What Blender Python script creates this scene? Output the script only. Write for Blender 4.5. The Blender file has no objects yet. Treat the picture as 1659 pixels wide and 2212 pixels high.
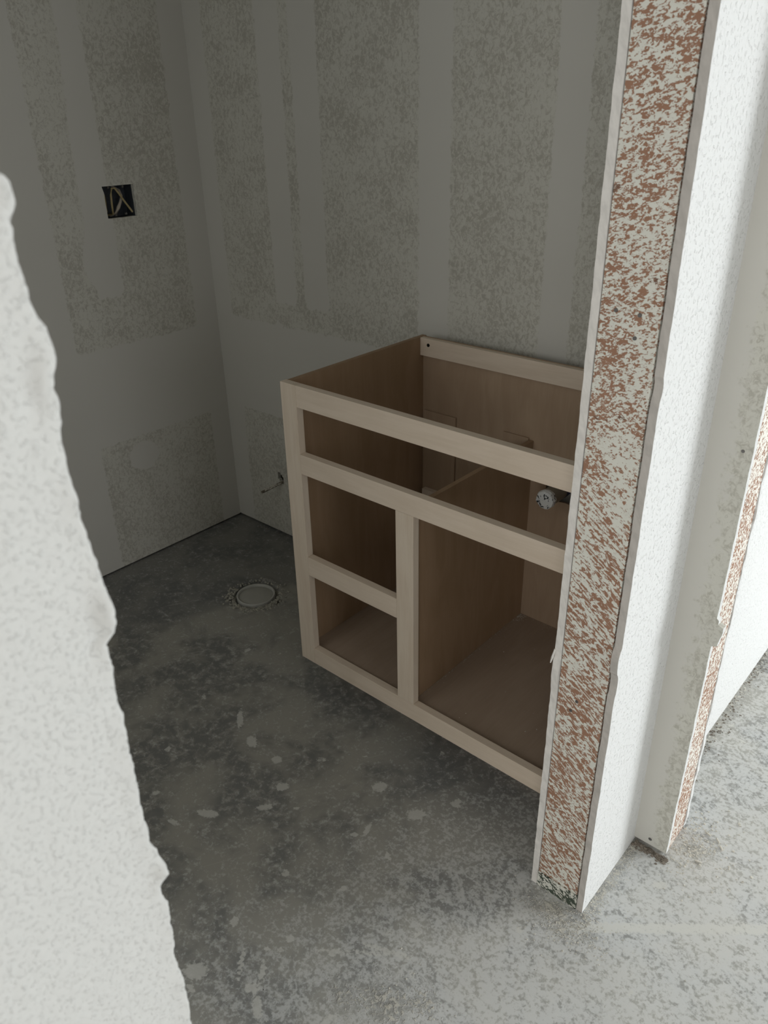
import bpy, bmesh, math, random
import numpy as np
from mathutils import Vector, Matrix, noise as mn

# ------------------------------------------------------------------ camera
SC = bpy.context.scene
COL = SC.collection
cam_d = bpy.data.cameras.new('camera')
cam = bpy.data.objects.new('camera', cam_d)
COL.objects.link(cam)
cam.matrix_world = Matrix(((0.75243007, -0.29277378, 0.59002755, 1.28310983),
                           (0.65841958, 0.35912449, -0.66144785, -1.09940182),
                           (-0.01823876, 0.88617894, 0.46298406, 1.41770186),
                           (0, 0, 0, 1)))
cam_d.sensor_fit = 'VERTICAL'
cam_d.sensor_height = 36.0
cam_d.sensor_width = 27.0
cam_d.lens = 36.0 * 1687.58 / 2212.0
cam_d.clip_start = 0.02
cam_d.dof.use_dof = True
cam_d.dof.focus_distance = 1.75
cam_d.dof.aperture_fstop = 10.0
SC.camera = cam

# ------------------------------------------------------------------ light
world = bpy.data.worlds.new('world')
SC.world = world
world.use_nodes = True
bg = world.node_tree.nodes['Background']
bg.inputs[0].default_value = (0.80, 0.90, 1.0, 1)
bg.inputs[1].default_value = 0.6


def area(name, loc, target, sx, sy, power, col):
    d = bpy.data.lights.new(name, 'AREA')
    d.shape = 'RECTANGLE'
    d.size, d.size_y, d.energy, d.color = sx, sy, power, col
    o = bpy.data.objects.new(name, d)
    COL.objects.link(o)
    o.location = loc
    o.rotation_euler = (Vector(target) - Vector(loc)).to_track_quat('-Z', 'Y').to_euler()
    return o


# daylight in the patio door opening of the right wall, and in the front window behind the camera
area('patio_daylight', (4.55, 3.35, 1.15), (3.0, 2.6, 0.9), 2.0, 1.9, 185, (0.93, 0.97, 1.0))
area('front_daylight', (2.15, -3.45, 1.35), (1.9, -2.0, 1.0), 1.7, 1.4, 28, (1.0, 0.975, 0.94))
area('side_fill', (4.55, -1.25, 1.45), (-0.9, -0.3, 0.7), 1.7, 1.3, 17, (0.98, 0.985, 1.0))  # added fill through the doorway to lift the left wall, no known window
area("bath_fill", (0.05, -1.66, 1.50), (0.35, 0.0, 0.75), 0.9, 0.8, 2.9, (1.0, 0.985, 0.92))  # added dim fill inside the bathroom, brightens its walls and floor

SC.view_settings.view_transform = 'Standard'
SC.view_settings.look = 'None'
SC.view_settings.gamma = 1.0
SC.view_settings.use_curve_mapping = False
SC.view_settings.exposure = 0.14

# ------------------------------------------------------------------ helpers
def tag(o, label=None, cat=None, group=None, kind=None):
    if label: o['label'] = label
    if cat: o['category'] = cat
    if group: o['group'] = group
    if kind: o['kind'] = kind
    return o


def empty(name, loc, label, cat, group=None):
    o = bpy.data.objects.new(name, None)
    COL.objects.link(o)
    o.empty_display_size = 0.05
    o.location = loc
    return tag(o, label, cat, group)


def link(name, me, mat, parent=None, smooth=False):
    o = bpy.data.objects.new(name, me)
    COL.objects.link(o)
    if mat: me.materials.append(mat)
    if parent is not None:
        o.parent = parent
        # mesh data is written in world metres; keep it there under the thing's empty
        me.transform(Matrix.Translation(-Vector(parent_origin(parent))))
    if smooth:
        for p in me.polygons: p.use_smooth = True
    return o


def parent_origin(p):
    v = Vector((0, 0, 0))
    while p is not None:
        v += Vector(p.location)
        p = p.parent
    return v


def bm_link(name, bm, mat, parent=None, smooth=False):
    me = bpy.data.meshes.new(name)
    bm.normal_update()
    bm.to_mesh(me)
    bm.free()
    return link(name, me, mat, parent, smooth)


def add_box(bm, x0, x1, y0, y1, z0, z1):
    vs = [bm.verts.new((x, y, z)) for z in (z0, z1) for y in (y0, y1) for x in (x0, x1)]
    for f in ((0, 2, 3, 1), (4, 5, 7, 6), (0, 1, 5, 4), (2, 6, 7, 3), (0, 4, 6, 2), (1, 3, 7, 5)):
        bm.faces.new([vs[i] for i in f])


def box(name, b, mat, parent=None, bevel=0.0, seg=2):
    bm = bmesh.new()
    add_box(bm, *b)
    if bevel:
        bmesh.ops.bevel(bm, geom=bm.edges[:], offset=bevel, segments=seg, profile=0.6, affect='EDGES')
    return bm_link(name, bm, mat, parent)


def tube(bm, pts, r, n=12, cap=True):
    """swept tube; r number or list"""
    rings = []
    up = Vector((0.13, 0.21, 0.97))
    for i, p in enumerate(pts):
        p = Vector(p)
        a = Vector(pts[max(i - 1, 0)]); b = Vector(pts[min(i + 1, len(pts) - 1)])
        t = (b - a).normalized()
        u = t.cross(up)
        if u.length < 1e-3: u = t.cross(Vector((1, 0, 0)))
        u.normalize(); v = t.cross(u)
        rr = r[i] if isinstance(r, (list, tuple)) else r
        rings.append([bm.verts.new(p + (u * math.cos(2 * math.pi * k / n) + v * math.sin(2 * math.pi * k / n)) * rr) for k in range(n)])
    for a, b in zip(rings, rings[1:]):
        for k in range(n):
            bm.faces.new((a[k], a[(k + 1) % n], b[(k + 1) % n], b[k]))
    if cap:
        bm.faces.new(rings[0]); bm.faces.new(rings[-1][::-1])
    return rings


def lathe(bm, prof, cx, cy, n=40, jit=None):
    rings = []
    for (r, z) in prof:
        if r < 1e-6:
            rings.append([bm.verts.new((cx, cy, z))])
        else:
            rings.append([bm.verts.new((cx + r * math.cos(2 * math.pi * k / n), cy + r * math.sin(2 * math.pi * k / n), z)) for k in range(n)])
    for a, b in zip(rings, rings[1:]):
        for k in range(n):
            q = [a[k % len(a)], a[(k + 1) % len(a)], b[(k + 1) % len(b)], b[k % len(b)]]
            u = []
            for v in q:
                if v not in u: u.append(v)
            if len(u) > 2: bm.faces.new(u)


def fbm(x, y, z=0.0, o=3):
    s, a, t = 0.0, 1.0, 0.0
    for _ in range(o):
        s += a * mn.noise(Vector((x, y, z))); t += a
        x *= 2.07; y *= 2.07; z = z * 2.07 + 3.1; a *= 0.5
    return s / t


def sstep(a, b, x):
    t = min(max((x - a) / (b - a), 0.0), 1.0)
    return t * t * (3 - 2 * t)


# ------------------------------------------------------------------ materials
class NT:
    def __init__(s, name, rough=0.8, spec=0.3):
        s.m = bpy.data.materials.new(name)
        s.m.use_nodes = True
        s.n = s.m.node_tree.nodes; s.l = s.m.node_tree.links
        s.b = s.n['Principled BSDF']
        s.b.inputs['Roughness'].default_value = rough
        s.b.inputs['Specular IOR Level'].default_value = spec
        s.tc = s.n.new('ShaderNodeTexCoord')
        s.pos = s.tc.outputs['Object']

    def lk(s, a, b): s.l.new(a, b)

    def inp(s, sock, v):
        if hasattr(v, 'is_output'): s.l.new(v, sock)
        else: sock.default_value = v

    def map(s, scale=(1, 1, 1), rot=(0, 0, 0), src=None, loc=(0, 0, 0)):
        # rotate first, then stretch
        a = s.n.new('ShaderNodeMapping'); a.inputs['Rotation'].default_value = rot; a.inputs['Location'].default_value = loc
        s.lk(src or s.pos, a.inputs['Vector'])
        b = s.n.new('ShaderNodeMapping'); b.inputs['Scale'].default_value = scale
        s.lk(a.outputs[0], b.inputs['Vector'])
        return b.outputs[0]

    def noise(s, scale, detail=3, rough=0.5, dist=0.0, vec=None):
        t = s.n.new('ShaderNodeTexNoise')
        t.inputs['Scale'].default_value = scale; t.inputs['Detail'].default_value = detail
        t.inputs['Roughness'].default_value = rough; t.inputs['Distortion'].default_value = dist
        s.lk(vec or s.pos, t.inputs['Vector'])
        return t.outputs['Fac']

    def vor(s, scale, vec=None, feat='F1'):
        t = s.n.new('ShaderNodeTexVoronoi'); t.feature = feat
        t.inputs['Scale'].default_value = scale
        s.lk(vec or s.pos, t.inputs['Vector'])
        return t.outputs['Distance']

    def math(s, op, a, b=0.0, c=None, clamp=False):
        t = s.n.new('ShaderNodeMath'); t.operation = op; t.use_clamp = clamp
        s.inp(t.inputs[0], a); s.inp(t.inputs[1], b)
        if c is not None: s.inp(t.inputs[2], c)
        return t.outputs[0]

    def rng(s, v, a, b, c=0.0, d=1.0):
        t = s.n.new('ShaderNodeMapRange'); t.interpolation_type = 'SMOOTHSTEP'
        s.inp(t.inputs['Value'], v)
        t.inputs['From Min'].default_value = a; t.inputs['From Max'].default_value = b
        t.inputs['To Min'].default_value = c; t.inputs['To Max'].default_value = d
        return t.outputs[0]

    def mix(s, f, a, b):
        t = s.n.new('ShaderNodeMix'); t.data_type = 'RGBA'
        s.inp(t.inputs['Factor'], f)
        s.inp(t.inputs['A'], a if hasattr(a, 'is_output') else (*a, 1))
        s.inp(t.inputs['B'], b if hasattr(b, 'is_output') else (*b, 1))
        return t.outputs['Result']

    def attr(s, name):
        t = s.n.new('ShaderNodeAttribute'); t.attribute_name = name
        return t.outputs['Fac']

    def col(s, c): s.inp(s.b.inputs['Base Color'], c if hasattr(c, 'is_output') else (*c, 1))

    def bump(s, h, strength=0.3, dist=0.001, prev=None):
        t = s.n.new('ShaderNodeBump')
        t.inputs['Strength'].default_value = strength; t.inputs['Distance'].default_value = dist
        s.lk(h, t.inputs['Height'])
        if prev: s.lk(prev, t.inputs['Normal'])
        s.lk(t.outputs[0], s.b.inputs['Normal'])
        return t.outputs[0]


def mat_drywall(name='taped_drywall', k=1.0):
    """taped drywall: smooth pale compound; where 'paper' is 1 the skimmed paper shows mottled"""
    t = NT(name, 0.95, 0.1)
    K = lambda *c: tuple(v * k for v in c)
    a = t.attr('paper')
    wob = t.math('SUBTRACT', t.noise(55, 4, 0.65), 0.5)
    m = t.rng(t.math('ADD', a, t.math('MULTIPLY', wob, 1.0)), 0.42, 0.62)
    n1 = t.noise(105, 5, 0.72, 0.8, t.map((1, 1, 0.8)))
    n0 = t.noise(9, 2, 0.5)
    sp = t.rng(t.math('ADD', n1, t.math('MULTIPLY', t.math('SUBTRACT', n0, 0.5), 0.3)), 0.43, 0.62)
    paper = t.mix(sp, K(0.60, 0.588, 0.525), K(0.45, 0.432, 0.375))
    mud = t.mix(t.noise(3, 2), K(0.575, 0.56, 0.51), K(0.63, 0.615, 0.565))
    t.col(t.mix(m, mud, paper))
    t.bump(t.math('MULTIPLY', n1, m), 0.12, 0.001)
    return t.m


def mat_white_wall(name='white_texture_wall', bump=0.55, base=(0.80, 0.80, 0.775), sc=150, dk=0.92):
    t = NT(name, 0.95, 0.15)
    n = t.noise(sc, 3, 0.55, 0.4)
    v = t.rng(n, 0.52, 0.72)
    n2 = t.noise(60, 2, 0.5)
    t.col(t.mix(t.rng(n, 0.60, 0.74), base, tuple(c * dk for c in base)))
    t.bump(t.math('ADD', v, t.math('MULTIPLY', n2, 0.5)), bump, 0.0015)
    return t.m


def mat_plaster_edge(name, base):
    t = NT(name, 0.95, 0.1)
    n = t.noise(90, 4, 0.6, 0.2, t.map((1, 1, 0.35), (0, 0.4, 0)))
    t.col(t.mix(t.rng(n, 0.35, 0.7), base, tuple(c * 0.84 for c in base)))
    t.bump(n, 0.35, 0.0012)
    return t.m


def mat_splatter(name, wood=(0.36, 0.205, 0.135), wood2=(0.27, 0.145, 0.093), white=(0.72, 0.71, 0.635)):
    """bare red-brown stud end under white wall-texture overspray"""
    t = NT(name, 0.85, 0.2)
    sep = t.n.new('ShaderNodeSeparateXYZ'); t.lk(t.pos, sep.inputs[0])
    z = sep.outputs['Z']
    top = t.noise(125, 5, 0.66, 0.6, t.map((1.0, 1.0, 1.7), (0, 0.25, 0)))
    top2 = t.noise(270, 3, 0.6, 0.3, t.map((1, 1, 1.7), (0, 0.3, 0)))
    low = t.noise(140, 5, 0.68, 0.5, t.map((0.72, 1.0, 1.2), (0, -0.55, 0)))
    low2 = t.noise(260, 2, 0.5, 0.2, t.map((0.10, 1.0, 1.3), (0, -0.62, 0)))
    f = t.rng(z, 0.75, 1.15)
    a = t.math('ADD', t.math('MULTIPLY', top, 0.66), t.math('MULTIPLY', top2, 0.34))
    b = t.math('ADD', t.math('MULTIPLY', low, 0.80), t.math('MULTIPLY', low2, 0.20))
    mixv = t.math('ADD', t.math('MULTIPLY', a, f), t.math('MULTIPLY', b, t.math('SUBTRACT', 1.0, f)))
    big = t.noise(11, 2, 0.5)
    mixv = t.math('ADD', mixv, t.math('MULTIPLY', t.math('SUBTRACT', big, 0.5), 0.13))
    mixv = t.math('ADD', mixv, t.math('MULTIPLY', t.rng(z, 0.15, 0.95), 0.016))
    m0 = t.rng(mixv, 0.502, 0.516)
    stk = t.math('MULTIPLY', t.rng(low2, 0.60, 0.63), t.math('SUBTRACT', 1.0, f))
    m = t.math('MAXIMUM', m0, t.math('MULTIPLY', stk, 0.85))
    grain = t.noise(40, 3, 0.6, 0.3, t.map((1, 1, 0.12)))
    w = t.mix(grain, wood, wood2)
    dark = t.rng(t.noise(30, 3, 0.6), 0.66, 0.70)
    w = t.mix(t.math('MULTIPLY', dark, 0.6), w, (0.10, 0.06, 0.045))
    wh = t.mix(t.noise(50, 2), white, tuple(c * 0.90 for c in white))
    t.col(t.mix(m, w, wh))
    t.bump(m, 0.30, 0.0012)
    return t.m


def mat_concrete():
    t = NT('dusty_concrete', 0.85, 0.25)
    dust = t.attr('dust'); mark = t.attr('mark'); floor_dark = t.attr('floor_dark'); grit = t.attr('grit')
    n1 = t.noise(5, 4, 0.6, 0.3)
    n2 = t.noise(38, 5, 0.68, 0.4)
    n3 = t.noise(120, 4, 0.65, 0.2)
    base = t.mix(t.rng(n1, 0.40, 0.60), (0.155, 0.155, 0.146), (0.315, 0.303, 0.262))
    base = t.mix(t.rng(n2, 0.42, 0.68), base, (0.30, 0.29, 0.255))
    base = t.mix(t.math('MULTIPLY', floor_dark, 0.6), base, (0.125, 0.128, 0.128))
    v = t.math('ADD', t.math('MULTIPLY', n2, 0.45), t.math('MULTIPLY', n3, 0.55))
    thr = t.math('ADD', v, t.math('MULTIPLY', t.math('SUBTRACT', dust, 0.5), 0.20))
    dm = t.rng(thr, 0.45, 0.58)
    dcol = t.mix(t.rng(n1, 0.3, 0.7), (0.635, 0.65, 0.65), (0.66, 0.655, 0.625))
    c = t.mix(t.math('MULTIPLY', dm, t.math('ADD', 0.25, t.math('MULTIPLY', dust, 0.72))), base, dcol)
    c = t.mix(t.math('MULTIPLY', dust, 0.48), c, (0.50, 0.505, 0.49))
    c = t.mix(t.rng(t.math('ADD', mark, t.math('MULTIPLY', t.math('SUBTRACT', n3, 0.5), 0.9)), 0.40, 0.60, 0.0, 0.80), c, (0.575, 0.57, 0.53))
    gm = t.rng(t.math('ADD', grit, t.math('MULTIPLY', t.math('SUBTRACT', n3, 0.5), 1.6)), 0.50, 0.75, 0.0, 0.75)
    c = t.mix(gm, c, (0.55, 0.525, 0.455))
    # fine pores and pale specks
    sp = t.rng(t.vor(55), 0.05, 0.11, 1.0, 0.0)
    sel = t.rng(t.noise(23, 2), 0.58, 0.66)
    c = t.mix(t.math('MULTIPLY', t.math('MULTIPLY', sp, sel), 0.7), c, (0.50, 0.49, 0.45))
    po = t.rng(t.vor(34, t.map(loc=(3.3, 1.2, 0))), 0.025, 0.05, 1.0, 0.0)
    c = t.mix(t.math('MULTIPLY', po, t.rng(t.noise(17, 2), 0.60, 0.66)), c, (0.07, 0.065, 0.06))
    # trowel scratches
    sc = t.noise(90, 2, 0.5, 0.1, t.map((1, 0.06, 1), (0, 0, 0.55)))
    c = t.mix(t.math('MULTIPLY', t.rng(sc, 0.66, 0.74), 0.25), c, (0.45, 0.44, 0.41))
    t.col(c)
    b1 = t.bump(t.math('ADD', t.math('MULTIPLY', n3, 0.6), t.math('MULTIPLY', n2, 0.5)), 0.30, 0.0015)
    t.bump(gm, 0.8, 0.003, b1)
    return t.m


def mat_wood(name, c1, c2, axis='X', rough=0.55, spec=0.25, fig=0.5):
    t = NT(name, rough, spec)
    st = {'X': (0.06, 1, 1), 'Z': (1, 1, 0.06), 'Y': (1, 0.06, 1)}[axis]
    g = t.noise(170, 4, 0.6, 0.6, t.map(st))
    g2 = t.noise(14, 3, 0.5, 1.6, t.map(tuple(0.25 if s < 1 else 1 for s in st)))
    f = t.math('ADD', t.math('MULTIPLY', g, 1 - fig), t.math('MULTIPLY', g2, fig))
    c = t.mix(t.rng(f, 0.33, 0.67), c1, c2)
    c = t.mix(t.rng(t.noise(7, 2, 0.5, 0.5), 0.55, 0.8, 0, 0.4), c, tuple(k * 0.9 for k in c2))
    t.col(c)
    t.bump(g, 0.06, 0.0006)
    return t.m


def mat_plain(name, c, rough=0.7, spec=0.3, var=0.12, scale=60, bump=0.1, metal=0.0):
    t = NT(name, rough, spec)
    n = t.noise(scale, 3, 0.6)
    t.col(t.mix(n, c, tuple(k * (1 - var * 2) for k in c)))
    t.b.inputs['Metallic'].default_value = metal
    if bump: t.bump(n, bump, 0.001)
    return t.m


M_DW = mat_drywall()
M_RET = mat_drywall('return_drywall', 0.95)
M_WHITE = mat_white_wall('white_texture_wall', 0.8, (0.70, 0.70, 0.685))
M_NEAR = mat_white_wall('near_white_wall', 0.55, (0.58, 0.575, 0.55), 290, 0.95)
M_SMOOTH = mat_plain('smooth_compound', (0.66, 0.645, 0.61), 0.95, 0.1, 0.03, 8, 0.03)
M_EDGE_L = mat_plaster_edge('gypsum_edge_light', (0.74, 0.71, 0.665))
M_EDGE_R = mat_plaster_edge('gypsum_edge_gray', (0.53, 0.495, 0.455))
M_STUD = mat_splatter('splattered_stud')
M_STUD2 = mat_splatter('splattered_stud_pale', white=(0.80, 0.77, 0.70))
M_PLATE = mat_splatter('splattered_green_plate', (0.085, 0.10, 0.075), (0.05, 0.065, 0.05))
M_CONC = mat_concrete()
M_MAPLE_X = mat_wood('maple_rail', (0.72, 0.61, 0.495), (0.66, 0.55, 0.435), 'X')
M_MAPLE_Z = mat_wood('maple_stile', (0.71, 0.61, 0.495), (0.65, 0.54, 0.425), 'Z')
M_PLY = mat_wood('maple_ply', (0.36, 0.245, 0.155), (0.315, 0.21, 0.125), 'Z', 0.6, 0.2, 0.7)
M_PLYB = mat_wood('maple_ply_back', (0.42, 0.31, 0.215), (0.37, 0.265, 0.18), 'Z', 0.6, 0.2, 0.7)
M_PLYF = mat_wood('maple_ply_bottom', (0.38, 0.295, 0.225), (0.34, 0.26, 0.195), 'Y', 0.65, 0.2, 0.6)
M_PLATEDARK = mat_plain('treated_sole_plate', (0.045, 0.042, 0.034), 0.9, 0.1)
M_CRUMB = mat_plain('gypsum_crumb', (0.74, 0.71, 0.63), 0.95, 0.1, 0.2, 90, 0.3)
M_DIRTY = mat_plain('dirty_rubble', (0.30, 0.26, 0.215), 0.95, 0.1, 0.3, 60, 0.5)
M_RUBBLE = mat_plain('concrete_bits', (0.62, 0.60, 0.51), 0.95, 0.1, 0.35, 130, 0.4)
M_PVC = mat_plain('gray_white_pvc', (0.52, 0.52, 0.48), 0.5, 0.4, 0.1, 12, 0.05)
M_BOX = mat_plain('blue_black_box', (0.075, 0.085, 0.10), 0.5, 0.4, 0.35, 80, 0.2)
M_WIRE = mat_plain('yellow_cable', (0.40, 0.32, 0.16), 0.5, 0.4, 0.15, 60)
M_WIRE2 = mat_plain('dusty_white_cable', (0.50, 0.44, 0.36), 0.6, 0.3, 0.2, 60)
M_STEEL = mat_plain('dull_screw', (0.22, 0.21, 0.20), 0.45, 0.5, 0.2, 200, 0.1, 0.7)
M_DARK = mat_plain('dark_hole', (0.012, 0.011, 0.010), 0.9, 0.05)
M_BLUE = mat_plain('blue_tubing', (0.045, 0.060, 0.16), 0.5, 0.4)
M_RUST = mat_plain('muddy_pipe', (0.42, 0.37, 0.30), 0.9, 0.1, 0.3, 120, 0.4)
M_OUT = mat_plain('outer_sheathing', (0.20, 0.17, 0.13), 0.9, 0.1)


def mat_paper():
    t = NT('crumpled_paper', 0.8, 0.2)
    n = t.noise(48, 4, 0.65, 1.5)
    m = t.rng(n, 0.575, 0.60)
    t.col(t.mix(m, (0.70, 0.71, 0.70), (0.035, 0.04, 0.045)))
    t.bump(n, 0.6, 0.002)
    return t.m


M_PAPER = mat_paper()

# ------------------------------------------------------------------ geometry constants (metres)
XL, YB = -0.945, 0.554            # bathroom left wall face, back wall face
SX0, SX1 = 0.785, 0.900           # stub wall faces
SY = -0.110                       # stub end
JY = -0.925                       # near side of the doorway
RY0, RY1, RX = 0.117, 0.230, 0.971  # short return wall
CEIL = 2.44

# ------------------------------------------------------------------ floor
def floor_obj():
    x0, x1, y0, y1 = -1.06, 4.75, -3.65, 4.75
    fx = list(np.arange(-0.96, 1.70, 0.0075)); fy = list(np.arange(-0.98, 1.45, 0.0075))
    xs = [x0] + fx + list(np.arange(1.75, x1, 0.25)) + [x1]
    ys = list(np.arange(y0, -1.0, 0.25)) + fy + list(np.arange(1.5, y1, 0.25)) + [y1]
    X, Y = np.meshgrid(np.array(xs), np.array(ys))
    Z = np.zeros_like(X)
    cx, cy = -0.462, 0.219
    R = np.hypot(X - cx, Y - cy)
    ang = np.arctan2(Y - cy, X - cx)
    ro = 0.080 + 0.006 * np.sin(3 * ang + 1) + 0.005 * np.sin(7 * ang)
    Z = np.where(R < ro, -0.016, Z)
    rng = np.random.RandomState(4)
    Z = np.where((R >= ro) & (R < ro + 0.022), 0.004 * rng.rand(*X.shape), Z)
    # shallow seams and hollows
    Z += 0.0006 * np.sin(X * 23) * np.cos(Y * 17)

    def blob(cx, cy, a, b, deg):
        t = math.radians(deg); c, s = math.cos(t), math.sin(t)
        u = (X - cx) * c + (Y - cy) * s; v = -(X - cx) * s + (Y - cy) * c
        return np.clip(1.45 - np.hypot(u / a, v / b) * 0.75, 0, 1)

    marks = [(0.139, -0.436, 0.025, 0.010, 30), (0.099, -0.501, 0.016, 0.006, 15), (0.224, -0.34, 0.018, 0.008, 45), (0.444, -0.234, 0.006, 0.02, 20),
             (-0.002, -0.478, 0.009, 0.007, 40), (-0.046, -0.191, 0.008, 0.035, 50), (0.039, -0.224, 0.012, 0.021, 60), (0.135, -0.225, 0.012, 0.012, 40),
             (0.392, -0.566, 0.008, 0.012, 41), (0.502, -0.52, 0.009, 0.007, 40), (0.389, -0.428, 0.008, 0.009, 41), (0.505, -0.548, 0.007, 0.005, 40),
             (0.524, -0.258, 0.006, 0.011, 70), (0.485, -0.563, 0.006, 0.005, 40), (0.517, -0.631, 0.011, 0.009, 40), (0.511, -0.598, 0.006, 0.026, 40),
             (0.415, -0.678, 0.022, 0.016, 40), (0.552, -0.646, 0.009, 0.022, 56), (0.468, -0.612, 0.005, 0.035, 40), (0.504, -0.377, 0.008, 0.006, 41),
             (0.21, -0.275, 0.014, 0.012, 40), (0.384, -0.127, 0.016, 0.014, 40), (0.501, -0.134, 0.02, 0.014, 40)]
    mark = np.zeros_like(X)
    for m in marks: mark = np.maximum(mark, blob(*m) * 0.75)
    rr = np.random.RandomState(9)
    for _ in range(150):   # dried compound drips
        px, py = rr.uniform(-0.3, 1.5), rr.uniform(-0.8, 0.9)
        if rr.rand() > 0.35 + 0.5 * (px > 0.3): continue
        s = rr.uniform(0.003, 0.009)
        mark = np.maximum(mark, blob(px, py, s * rr.uniform(1, 2), s, rr.uniform(0, 180)) * rr.uniform(0.5, 0.8))

    def seg(ax, ay, bx, by, w):
        dx, dy = bx - ax, by - ay; L2 = dx * dx + dy * dy
        t = np.clip(((X - ax) * dx + (Y - ay) * dy) / L2, 0, 1)
        d = np.hypot(X - ax - t * dx, Y - ay - t * dy)
        return np.clip(1.3 - d / w * 0.8, 0, 1)

    for s in ((0.88, -0.26, 0.977, -0.32, 0.006, 0.45), (0.90, -0.219, 0.994, -0.293, 0.005, 0.45), (1.04, -0.076, 1.075, -0.116, 0.005, 0.4), (0.62, -0.434, 0.70, -0.40, 0.008, 0.6), (0.56, -0.50, 0.66, -0.425, 0.008, 0.55)):
        mark = np.maximum(mark, seg(*s[:5]) * s[5])
    line = seg(0.90, -0.150, 1.62, 0.450, 0.016)

    def ss(a, b, v):
        t = np.clip((v - a) / (b - a), 0, 1); return t * t * (3 - 2 * t)

    # the finer the walking dust the nearer the doorway and the hall
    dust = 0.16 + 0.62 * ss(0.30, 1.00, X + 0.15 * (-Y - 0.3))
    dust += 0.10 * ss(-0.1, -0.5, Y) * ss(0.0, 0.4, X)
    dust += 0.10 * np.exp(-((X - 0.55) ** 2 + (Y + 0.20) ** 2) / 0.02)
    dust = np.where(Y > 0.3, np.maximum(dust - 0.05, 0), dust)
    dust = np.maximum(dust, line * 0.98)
    mark = np.maximum(mark, line * 0.62)
    wet = np.zeros_like(X)
    # darker damp patch along the left wall, sharp edged
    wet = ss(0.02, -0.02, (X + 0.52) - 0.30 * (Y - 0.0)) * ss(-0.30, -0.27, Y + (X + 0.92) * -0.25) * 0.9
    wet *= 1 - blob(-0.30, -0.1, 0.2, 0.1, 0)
    floor_dark = np.clip(wet + 0.75 * ss(-0.17, 0.0, Y) * ss(0.85, 0.65, X) * ss(0.25, 0.45, X), 0, 1)  # damp patch, plus floor darker towards the cabinet front
    # grit: gypsum crumbs swept against the wall ends, wedge of dust in the doorway
    lump = 0.5 + 0.25 * np.sin(X * 61 + 2 * np.sin(Y * 47)) + 0.25 * np.sin(Y * 83 + 2 * np.cos(X * 39))
    grit = (0.50 + 0.35 * lump) * np.exp(-((X - 0.87) / 0.11) ** 2 - ((Y + 0.150) / 0.045) ** 2)
    dface = np.abs(X - 0.905)
    grit = np.maximum(grit, 0.62 * np.exp(-(dface / 0.035) ** 2) * ss(-0.16, -0.1, Y) * (X > 0.89))
    grit = np.maximum(grit, (0.4 + 0.35 * lump) * np.exp(-(np.hypot((X - 1.00) / 1.2, Y - 0.18) / 0.065) ** 2))
    grit = np.maximum(grit, (0.42 + 0.25 * lump) * blob(0.72, -0.49, 0.11, 0.055, 32))
    grit = np.maximum(grit, 0.40 * np.exp(-((R - 0.095) / 0.02) ** 2))
    grit = np.maximum(grit, 0.28 * np.exp(-((Y - 0.54) / 0.02) ** 2) * (X < 0.1))
    me = bpy.data.meshes.new('floor')
    nx, ny = len(xs), len(ys)
    co = np.stack([X.ravel(), Y.ravel(), Z.ravel()], 1).astype(np.float32)
    me.vertices.add(len(co)); me.vertices.foreach_set('co', co.ravel())
    ii = (np.arange(ny - 1)[:, None] * nx + np.arange(nx - 1)[None, :]).ravel()
    quad = np.stack([ii, ii + 1, ii + nx + 1, ii + nx], 1).astype(np.int32)
    me.loops.add(quad.size); me.loops.foreach_set('vertex_index', quad.ravel())
    me.polygons.add(len(quad)); me.polygons.foreach_set('loop_start', np.arange(0, quad.size, 4, dtype=np.int32))
    me.update(calc_edges=True)
    for nm, arr in (('dust', dust), ('mark', mark), ('floor_dark', floor_dark), ('grit', grit)):
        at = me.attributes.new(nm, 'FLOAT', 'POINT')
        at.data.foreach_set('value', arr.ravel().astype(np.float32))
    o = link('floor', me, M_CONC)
    tag(o, 'bare grey concrete slab floor dusted with white drywall powder', 'floor', kind='structure')
    return o


floor_obj()

# ------------------------------------------------------------------ wall boards with openings
def grid_board(name, us, vs, to_world, thick_dir, thick, mat, hole=None, paper=None, parent=None, wob=None):
    """board with cells removed where hole(u,v); thickness along thick_dir"""
    bm = bmesh.new()
    lay = bm.verts.layers.float.new('paper')
    V = [[None] * len(vs) for _ in us]
    for i, u in enumerate(us):
        for j, v in enumerate(vs):
            uu, vv = wob(u, v) if wob else (u, v)
            p = bm.verts.new(to_world(uu, vv)); p[lay] = paper(u, v) if paper else 0.0
            V[i][j] = p
    F = []
    for i in range(len(us) - 1):
        for j in range(len(vs) - 1):
            if hole and hole((us[i] + us[i + 1]) / 2, (vs[j] + vs[j + 1]) / 2): continue
            F.append(bm.faces.new((V[i][j], V[i + 1][j], V[i + 1][j + 1], V[i][j + 1])))
    r = bmesh.ops.extrude_face_region(bm, geom=F)
    bmesh.ops.translate(bm, vec=Vector(thick_dir) * thick, verts=[g for g in r['geom'] if isinstance(g, bmesh.types.BMVert)])
    bmesh.ops.recalc_face_normals(bm, faces=bm.faces[:])
    loose = [v for v in bm.verts if not v.link_faces]
    bmesh.ops.delete(bm, geom=loose, context='VERTS')
    return bm_link(name, bm, mat, parent)


def band(a, b, x, s=0.018):
    return sstep(a - s, a + s, x) * (1 - sstep(b - s, b + s, x))


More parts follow.
